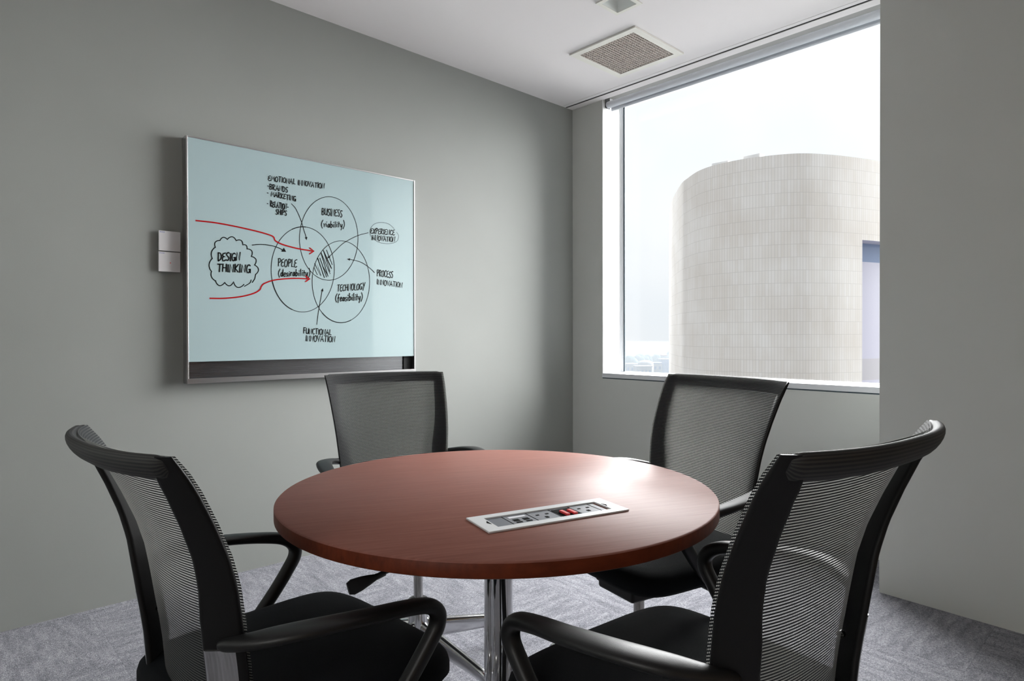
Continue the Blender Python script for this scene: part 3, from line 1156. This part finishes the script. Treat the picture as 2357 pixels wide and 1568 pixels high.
def front(z):
    P = FRONT
    if z <= P[0][0]:
        return P[0][1]
    for (a, b_), (c, d_) in zip(P, P[1:]):
        if z <= c:
            return b_ + (d_ - b_) * (z - a) / (c - a)
    return P[-1][1]


def tab(P, z):
    if z <= P[0][0]:
        return P[0][1]
    for (a, b_), (c, d_) in zip(P, P[1:]):
        if z <= c:
            return b_ + (d_ - b_) * (z - a) / (c - a)
    return P[-1][1]


POST_X = [(0.42, .040), (0.70, .036), (0.80, .027), (0.90, .025), (0.945, .023), (0.968, .014)]
POST_Y = [(0.42, .050), (0.70, .046), (0.80, .040), (0.92, .034), (0.945, .030), (0.968, .017)]


def halfw(z):
    return HWB - 0.092 * (0.968 - z)


def frontz(z):
    return front(z) + 0.055 * (0.968 - z)


def bowf(u):
    return 0.047 * (1 - abs(u) ** 2.6)


UPPER = []            # parts that ride up and down with the gas lift


def up(o):
    UPPER.append(o.name)
    return o


def rrect(x0, x1, y0, y1, r, z, k=4):
    pts = []
    for cx, cy, a in ((x1 - r, y1 - r, 0), (x0 + r, y1 - r, 90), (x0 + r, y0 + r, 180), (x1 - r, y0 + r, 270)):
        for i in range(k + 1):
            t_ = math.radians(a + 90 * i / k)
            pts.append(Vector((cx + r * math.cos(t_), cy + r * math.sin(t_), z)))
    return pts


def build_chair():
    t = thing('office_chair', 'x', 'chair')
    # seat cushion
    a, b_, cy = 0.248, 0.236, -0.046
    prof = [(0.452, 0.050), (0.454, 0.024), (0.460, 0.007), (0.470, 0.0), (0.486, 0.0), (0.498, 0.003), (0.507, 0.010), (0.514, 0.022), (0.518, 0.040), (0.521, 0.08), (0.522, 0.14)]
    rs = []
    n = 64
    for z, ins in prof:
        r = []
        for i in range(n):
            th = 2 * math.pi * i / n
            c, s = math.cos(th), math.sin(th)
            ex = 2 / 6.5
            x = math.copysign(abs(c) ** ex, c) * (a - ins)
            y = math.copysign(abs(s) ** ex, s) * (b_ - ins)
            k = max(0.0, y / b_)
            wdt = 1.0 - 0.05 * max(0, -y / b_)
            zz = z - 0.004 * k ** 4
            r.append(Vector((x * wdt, y + cy + 0.010 * k * (1 - (x / a) ** 2), zz)))
        rs.append(r)
    bm = B(); rings(bm, rs)
    up(link('seat', bm, 'seat', t, smooth=True))
    bm = B()
    rs = []
    for z, k in ((0.4535, 0.82), (0.444, 0.80), (0.436, 0.62), (0.432, 0.36)):
        rs.append([Vector((math.copysign(abs(math.cos(q)) ** 0.5, math.cos(q)) * a * k, cy + math.copysign(abs(math.sin(q)) ** 0.5, math.sin(q)) * b_ * k, z)) for q in [2 * math.pi * i / 48 for i in range(48)]])
    rings(bm, rs)
    up(link('seat_pan', bm, 'black', t, auto=50))
    bm = B()
    box(bm, -0.075, 0.075, -0.13, 0.09, 0.372, 0.434)
    up(link('tilt_mechanism', bm, 'black', t, bevel=0.008))
    # side posts of the back
    for s in (-1, 1):
        zs = [0.43 + (0.9650 - 0.43) * i / 34 for i in range(35)]

        def plate(z, r_, k0=0.0, k1=1.0, off_=0.0, n_=7):
            # flat blade set slantwise: front outer edge to rear inner edge
            A = Vector((halfw(z) - r_ - 0.0005, YB + frontz(z) - r_ - 0.0030))
            Bk = Vector((halfw(z) - tab(POST_X, z) - r_, YB + frontz(z) - tab(POST_Y, z)))
            d_ = (Bk - A); nn = Vector((-d_.y, d_.x)).normalized()
            if nn.x < 0:
                nn = -nn
            A, Bk = A + d_ * k0 + nn * off_, A + d_ * k1 + nn * off_
            ang = math.atan2(d_.y, d_.x)
            out = []
            for c_, base in ((Bk, ang - math.pi / 2), (A, ang + math.pi / 2)):
                for i_ in range(n_):
                    t2 = base + math.pi * i_ / (n_ - 1)
                    out.append(Vector((s * (c_.x + r_ * math.cos(t2)), c_.y + r_ * math.sin(t2), z)))
            return out

        bm = B(); rings(bm, [plate(z, 0.0065 if z < 0.94 else 0.0065 - 0.0035 * (z - 0.94) / 0.022) for z in zs])
        up(link('back_post', bm, 'black', t, auto=60))
        # polished bracket that carries the post down and under the seat
        bm = B(); rings(bm, [plate(0.43 + (0.648 - 0.43) * i / 12, 0.0062, 0.22, 0.97, 0.0022) for i in range(13)])
        path = [(s * 0.168, YB + 0.118, 0.455, 0.016, 0.018), (s * 0.166, YB + 0.125, 0.420, 0.015, 0.016), (s * 0.150, YB + 0.150, 0.406, 0.014, 0.011), (s * 0.115, YB + 0.20, 0.403, 0.013, 0.009), (s * 0.06, YB + 0.27, 0.403, 0.013, 0.008)]
        sweep(bm, crom(path, 5), (1, 0, 0), 20, 4.0)
        up(link('back_bracket', bm, 'chrome', t, auto=50))
        bm = B(); cyl(bm, (s * (halfw(0.605) - 0.0475), YB + 0.105, 0.605), (s * (halfw(0.605) - 0.040), YB + 0.105, 0.605), 0.006, 16)
        up(link('bolt', bm, 'piston', t, auto=50))
        # loop armrest
        ap = [(0.186, .080, .657, .005, .006), (0.196, .088, .659, .009, .0105), (0.226, .112, .666, .0165, .0108), (0.260, .152, .675, .0235, .0100), (0.282, .205, .677, .0260, .0100),
              (0.287, .290, .667, .0235, .0110), (0.282, .365, .655, .0190, .0125), (0.277, .415, .642, .0165, .0140), (0.273, .440, .622, .0155, .0150), (0.271, .442, .598, .0150, .0150),
              (0.269, .424, .570, .0150, .0145), (0.266, .385, .522, .0150, .0140), (0.264, .335, .468, .0150, .0130), (0.258, .303, .440, .0150, .0115), (0.232, .280, .430, .0150, .0090), (0.150, .268, .428, .0150, .0080)]
        path = crom([(s * x, YB + y, z, p, q) for x, y, z, p, q in ap], 5)
        bm = B(); sweep(bm, path, (1, 0, 0), 20, 2.4)
        up(link('armrest', bm, 'arm', t, smooth=True))
    # fabric panel
    nu, nv = 32, 60
    zs = [0.43 + (0.9655 - 0.43) * j / nv for j in range(nv + 1)]
    bm = B()
    uvl = bm.loops.layers.uv.new('UVMap')
    grid, vv = [], 0.0
    pz = None
    for z in zs:
        f = YB + frontz(z)
        if pz is not None:
            vv += math.hypot(z - pz[0], f - pz[1])
        pz = (z, f)
        row = []
        uu = 0.0
        pv = None
        for i in range(nu + 1):
            u_ = -1 + 2 * i / nu
            p = Vector((u_ * (halfw(z) - 0.003), f + 0.0008 - bowf(u_), z))
            if pv is not None:
                uu += (p - pv).length
            pv = p
            row.append((bm.verts.new(p), uu, vv))
        grid.append(row)
    for j in range(nv):
        for i in range(nu):
            q = (grid[j][i], grid[j][i + 1], grid[j + 1][i + 1], grid[j + 1][i])
            fc = bm.faces.new([k[0] for k in q])
            for lp, k in zip(fc.loops, q):
                lp[uvl].uv = (k[1], k[2])
    up(link('mesh_back', bm, 'mesh', t, smooth=True))
    # top bar wrapped in the same cloth
    bm = B()
    uvl = bm.loops.layers.uv.new('UVMap')
    nu, ns = 72, 20
    R_ = []
    for i in range(nu + 1):
        u_ = -1 + 2 * i / nu
        r = []
        end = 0.55 + 0.45 * math.sqrt(min(1.0, (1 - abs(u_)) / 0.05))
        for k in range(ns):
            q = 2 * math.pi * k / ns
            h_, th_ = 0.0205 * math.sin(q) * end, 0.0120 * math.cos(q) * end
            # the bar leans back with the profile
            yb = YB + frontz(0.952) - bowf(u_) * 1.0 - 0.0135 + th_ * 0.9 - h_ * 0.55
            zb_ = 0.948 + 0.008 * (1 - end) + h_ * 0.95 + th_ * 0.25
            r.append(bm.verts.new((u_ * (halfw(zb_) - 0.010), yb, zb_)))
        R_.append(r)
    for i in range(nu):
        for k in range(ns):
            fc = bm.faces.new((R_[i][k], R_[i][(k + 1) % ns], R_[i + 1][(k + 1) % ns], R_[i + 1][k]))
            for lp, (ii, kk) in zip(fc.loops, ((i, k), (i, k + 1), (i + 1, k + 1), (i + 1, k))):
                lp[uvl].uv = (ii * 2 * HWB / nu, kk * 0.110 / ns)
    bm.faces.new(R_[0][::-1]); bm.faces.new(R_[-1])
    up(link('top_bar', bm, 'stripe', t, auto=70))
    # height lever
    bm = B()
    sweep(bm, [(0.05, 0.112, 0.392, .0045, .0045), (0.165, 0.161, 0.387, .0045, .0045), (0.168, 0.162, 0.387, .0085, .0075), (0.200, 0.176, 0.3855, .0095, .0075),
               (0.222, 0.184, 0.384, .0150, .0065), (0.250, 0.195, 0.382, .0200, .0060), (0.276, 0.204, 0.380, .0225, .0055), (0.290, 0.208, 0.379, .0170, .0040)], (0, 0.45, -0.9), 16, 2.8)
    up(link('height_lever', bm, 'black', t, auto=50))
    # column and base
    bm = B(); lathe(bm, [(0.0155, 0.18), (0.0155, 0.376)], n=24)
    link('gas_lift', bm, 'piston', t, auto=50)
    bm = B(); lathe(bm, [(0.027, 0.182), (0.034, 0.188), (0.035, 0.198), (0.032, 0.210), (0.021, 0.215)], n=32)
    link('dust_collar', bm, 'glossblack', t, smooth=True)
    bm = B(); lathe(bm, [(0.030, 0.060), (0.036, 0.066), (0.036, 0.122), (0.033, 0.155), (0.029, 0.186)], n=32)
    link('base_hub', bm, 'alu', t, auto=50)
    for k in range(5):
        an = math.radians(BASE0 + 72 * k)
        dx, dy = math.cos(an), math.sin(an)
        lp = [(0.025, 0.106, .015, .034), (0.09, 0.101, .0145, .031), (0.17, 0.094, .0135, .027), (0.25, 0.087, .0125, .0225), (0.34, 0.078, .012, .017), (0.358, 0.075, .009, .010)]
        bm = B()
        sweep(bm, [(dx * r, dy * r, z, p, q) for r, z, p, q in crom(lp, 4)], (-dy, dx, 0), 20, 3.4)
        lg = link('leg', bm, 'alu', t, auto=50)
        bm = B()
        for s in (-1, 1):
            c = Vector((dx * 0.340, dy * 0.340, 0.0275)) + Vector((-dy, dx, 0)) * 0.013 * s
            cyl(bm, c - Vector((-dy, dx, 0)) * 0.008, c + Vector((-dy, dx, 0)) * 0.008, 0.0275, 24)
        box(bm, dx * 0.340 - 0.007, dx * 0.340 + 0.007, dy * 0.340 - 0.007, dy * 0.340 + 0.007, 0.02, 0.066)
        link('caster', bm, 'black', lg, auto=40)
    return t


def copy_tree(o, parent=None):
    c = o.copy()
    COL.objects.link(c)
    if parent is not None:
        c.parent = parent
    for ch in list(o.children):
        copy_tree(ch, c)
    return c


BASE0 = 0.0
CH = [  # back-top centre x, y, facing direction (deg), height change, base turn (deg), label
    (0.9494, 0.3014, 85.8, 0.000, 3, 'black mesh office chair in front of the table on the right, back towards us'),
    (0.2441, 1.1979, 3.2, -0.031, 66, 'black mesh office chair in front of the table on the left, back towards us'),
    (1.324, 2.124, -104.5, -0.008, None, 'black mesh office chair behind the table below the whiteboard'),
    (1.841, 1.0015, 167.4, 0.004, 10, 'black mesh office chair behind the table below the window'),
]
proto = build_chair()
trees = [proto] + [copy_tree(proto) for _ in CH[1:]]
for (bx, by, deg, dz, turn, lab), c in zip(CH, trees):
    th = math.radians(deg)
    fwd = Vector((math.cos(th), math.sin(th)))
    c.location = (bx - fwd.x * YB, by - fwd.y * YB, 0)
    c.rotation_euler = (0, 0, th - math.pi / 2)
    c['label'] = lab
    c['group'] = 'mesh office chairs around the table'
    t_ = math.radians(turn) if turn is not None else (math.radians(-18) - (th - math.pi / 2))
    for ch in c.children:
        nm = ch.name.split('.')[0]
        if nm in UPPER or ch.name in UPPER or nm in {u.split('.')[0] for u in UPPER}:
            ch.location.z += dz
        if nm == 'height_lever' and turn is not None:
            ch.location.x -= 0.15
            ch.location.y -= 0.17
        if nm in ('leg', 'base_hub'):
            ch.rotation_euler = (0, 0, t_)

# ---------------------------------------------------------------- outside the window
CY_, SY_ = math.cos(YAW), math.sin(YAW)


def far(xc, zc):
    """metres to the side of / ahead of the window view -> room axes"""
    return Vector((xc * CY_ + zc * SY_, -xc * SY_ + zc * CY_))


D = 60.0
plan = [(0.40, 1.62), (0.345, 1.38), (0.3205, 1.21), (0.3195, 1.155), (0.3255, 1.10), (0.346, 1.060), (0.386, 1.0235), (0.446, 1.0), (0.496, 1.005), (0.545, 1.020), (0.607, 1.046), (0.68, 1.085), (0.80, 1.16), (0.95, 1.28)]
plan = crom(plan, 8)
ZT, ZBOT, ZS = EYE + 0.2865 * D, -42.0, EYE + 0.1530 * D * 1.012
SLOT = 0.561        # the recessed bay starts here
tw = thing('curved_tower', 'pale stone tower with a curved facade beyond the window', 'building', (*far(0.45 * D, 1.1 * D), ZBOT))
tof = -Vector(tw.location)


def tl(o):
    o.location = tof
    return o


bm = B()
uvl = bm.loops.layers.uv.new('UVMap')
run = 0.0
pts = []
for i, p in enumerate(plan):
    q = far(p[0] * D, p[1] * D)
    if i:
        run += (q - pts[-1][0]).length
    pts.append((q, run, p))


def strip(bm, P, z0, z1):
    prev = None
    for q, r, _ in P:
        cur = [(bm.verts.new((q.x, q.y, z)), r, z) for z in (z0, z1)]
        if prev:
            k = (prev[0], cur[0], cur[1], prev[1])
            f = bm.faces.new([a_[0] for a_ in k])
            for lp, a_ in zip(f.loops, k):
                lp[uvl].uv = (a_[1], a_[2])
        prev = cur


cut = next(i for i, p in enumerate(pts) if p[2][0] > SLOT and p[2][1] < 1.2 and i > 40)
strip(bm, pts[:cut + 1], ZBOT, ZT)
strip(bm, pts[cut:], ZS, ZT)
roof = [bm.verts.new((q.x, q.y, ZT)) for q, r, _ in pts]
bm.faces.new(roof)
bmesh.ops.remove_doubles(bm, verts=bm.verts[:], dist=1e-4)
tl(link('stone_facade', bm, 'stone', tw, auto=30))
inn = [(q + (far(0.03 * D, 0.045 * D) if False else far(0.012 * D, 0.035 * D)), r, p) for q, r, p in pts[cut:]]
e0, e1 = pts[cut][0], inn[0][0]
bm = B()
def wallq(bm, a, b_, z0, z1):
    bm.faces.new([bm.verts.new(v_) for v_ in ((a.x, a.y, z0), (b_.x, b_.y, z0), (b_.x, b_.y, z1), (a.x, a.y, z1))])
wallq(bm, e0, e1, ZBOT, ZS)
for (q0, _, _), (q1, _, _) in zip(inn, inn[1:]):
    wallq(bm, q0, q1, EYE - 0.039 * D, EYE + 0.124 * D)
    wallq(bm, q0, q1, ZBOT, EYE - 0.075 * D)
for (a0, _, _), (a1, _, _), (b0, _, _), (b1, _, _) in zip(pts[cut:], pts[cut + 1:], inn, inn[1:]):
    bm.faces.new([bm.verts.new((v_.x, v_.y, ZS)) for v_ in (a0, a1, b1, b0)])
tl(link('recessed_bay', bm, 'panel_lilac', tw))
bm = B()
for (q0, _, _), (q1, _, _) in zip(inn, inn[1:]):
    wallq(bm, q0, q1, EYE + 0.124 * D, ZS)
tl(link('bay_window', bm, 'dark_glass', tw))
bm = B()
for (q0, _, _), (q1, _, _) in zip(inn, inn[1:]):
    wallq(bm, q0, q1, EYE - 0.075 * D, EYE - 0.039 * D)
tl(link('grey_panel', bm, 'panel_grey', tw))
for x0, x1, zc, h in ((0.3455, 0.3660, 1.066, 0.35), (0.386, 0.405, 1.030, 0.45)):
    bm = B()
    a_, c_ = far(x0 * D, (zc + 0.02) * D), far(x1 * D, zc * D)
    dv = (c_ - a_).normalized()
    obox(bm, (a_ + c_) / 2, (dv.x, dv.y), (-dv.y, dv.x), (c_ - a_).length / 2, 0.5, ZT, ZT + h)
    tl(link('rooftop_unit', bm, 'roof_plant', tw))

# hazy suburb far below
def ground_pt(px, depth):
    return far((px - 1178.5) / 1462.36 * depth, depth)


def zat(py, depth):
    return EYE - (py - 774.2) / 1462.36 * depth


GZ = -44.0
bm = B()
q = [far(-500, 250), far(900, 250), far(1500, 1150), far(-900, 1150)]
bm.faces.new([bm.verts.new((p.x, p.y, GZ)) for p in q])
struct(link('ground', bm, 'land'), 'hazy ground far below the window')

rt = random.Random(11)


def tree(px, py_top, depth, rad_px, lab):
    rad = rad_px / 1462.36 * depth
    c = ground_pt(px, depth)
    zt = zat(py_top, depth)
    t = thing('tree', lab, 'tree', (c.x, c.y, GZ), 0, 'hazy trees beyond the low buildings')
    bm = B()
    for k in range(7):
        m4 = Matrix.Translation((rt.uniform(-.6, .6) * rad, rt.uniform(-.5, .5) * rad, zt - GZ - rad * rt.uniform(0.75, 1.6))) @ Matrix.Diagonal((*[rad * rt.uniform(.5, .75)] * 2, rad * rt.uniform(.5, .75), 1))
        bmesh.ops.create_icosphere(bm, subdivisions=3, radius=1.0, matrix=m4)
    for v_ in bm.verts:
        v_.co += Vector((rt.uniform(-1, 1), rt.uniform(-1, 1), rt.uniform(-1, 1))) * rad * 0.06
    link('crown', bm, 'tree', t, smooth=True)
    bm = B(); cyl(bm, (0, 0, 0), (0, 0, zt - GZ - rad), rad * 0.12, 10)
    link('trunk', bm, 'tree', t)


TL = [(1452, 815, 18), (1474, 812, 18), (1498, 812, 19), (1520, 815, 15), (1542, 809, 12), (1560, 811, 12), (1484, 824, 16), (1456, 826, 17)]
for i, (px, py, r) in enumerate(TL):
    tree(px, py, 660 + 34 * i, r, ['hazy tree at the left edge of the window view, above the pale roofs', 'hazy tree beside the left edge tree, above the low dome', 'widest hazy tree behind the white dome', 'hazy tree just right of the white dome',
                                  'hazy tree behind the salmon roofed houses', 'hazy tree touching the tower edge', 'lower hazy tree directly over the white dome', 'lower hazy tree left of the white dome'][i])


def house(px0, px1, py_top, depth, mat, roof, lab, windows=0):
    a_, b_ = ground_pt(px0, depth), ground_pt(px1, depth)
    c = (a_ + b_) / 2
    wd = (b_ - a_).length
    h = zat(py_top, depth) - GZ
    t = thing('low_building', lab, 'building', (c.x, c.y, GZ), math.atan2((b_ - a_).y, (b_ - a_).x), 'hazy buildings far below the window')
    link('walls', box(B(), -wd / 2, wd / 2, 0, 12, 0, h), mat, t)
    link('roof', box(B(), -wd / 2 - 0.4, wd / 2 + 0.4, -0.4, 12.4, h, h + 0.9), roof, t)
    for k in range(windows):
        xx = -wd / 2 + wd * (k + 0.5) / windows
        link('window', box(B(), xx - wd / windows * 0.22, xx + wd / windows * 0.22, -0.15, 0.1, h - 5.0, h - 2.4), 'city_window', t)


house(1441, 1470, 840, 556, 'city_white', 'city_white', 'pale low building at the left edge of the window view', 3)
house(1466, 1500, 846, 470, 'city_white', 'city_white', 'long white low building in front of the dome', 4)
house(1503, 1524, 838, 556, 'city_white', 'city_blue', 'narrow white block right of the dome', 2)
house(1523, 1548, 829, 592, 'city_blue', 'city_white', 'blue-grey block with white roof near the tower', 4)
house(1549, 1566, 833, 540, 'city_blue', 'city_blue', 'blue-grey block touching the tower edge', 3)
house(1551, 1566, 818, 622, 'city_white', 'city_pink', 'white house with salmon roof beside the tower', 2)
house(1527, 1536, 820, 640, 'city_white', 'city_pink', 'small white house with salmon roof among the trees', 1)
c = ground_pt(1486, 522)
t = thing('dome_hall', 'white domed hall among the low buildings outside', 'building', (c.x, c.y, GZ))
rd = 18 / 1462.36 * 522
zt = zat(830, 522) - GZ
bm = B(); lathe(bm, [(rd, 0), (rd, zt - rd * 0.45), (rd * 0.9, zt - rd * 0.22), (rd * 0.6, zt - rd * 0.06), (rd * 0.2, zt)], n=32)
link('dome_roof', bm, 'city_white', t, smooth=True)

# low haze hanging over the suburb
m = bpy.data.materials.new('haze')
m.use_nodes = True
hn = m.node_tree
hn.nodes.clear()
ho = hn.nodes.new('ShaderNodeOutputMaterial')
hv = hn.nodes.new('ShaderNodeVolumePrincipled')
hv.inputs['Color'].default_value = (0.30, 0.325, 0.35, 1)
hv.inputs['Density'].default_value = 0.0030
hv.inputs['Anisotropy'].default_value = 0.0
hn.links.new(hv.outputs[0], ho.inputs['Volume'])
MAT['haze'] = m
hz = link('haze', prism(B(), [tuple(far(*q)) for q in ((-120, 260), (700, 260), (1300, 1100), (-300, 1100))], GZ + 0.5, -7.0), 'haze')
hz['kind'] = 'stuff'
hz['label'] = 'pale haze hanging over the distant trees and buildings'
hz['category'] = 'haze'
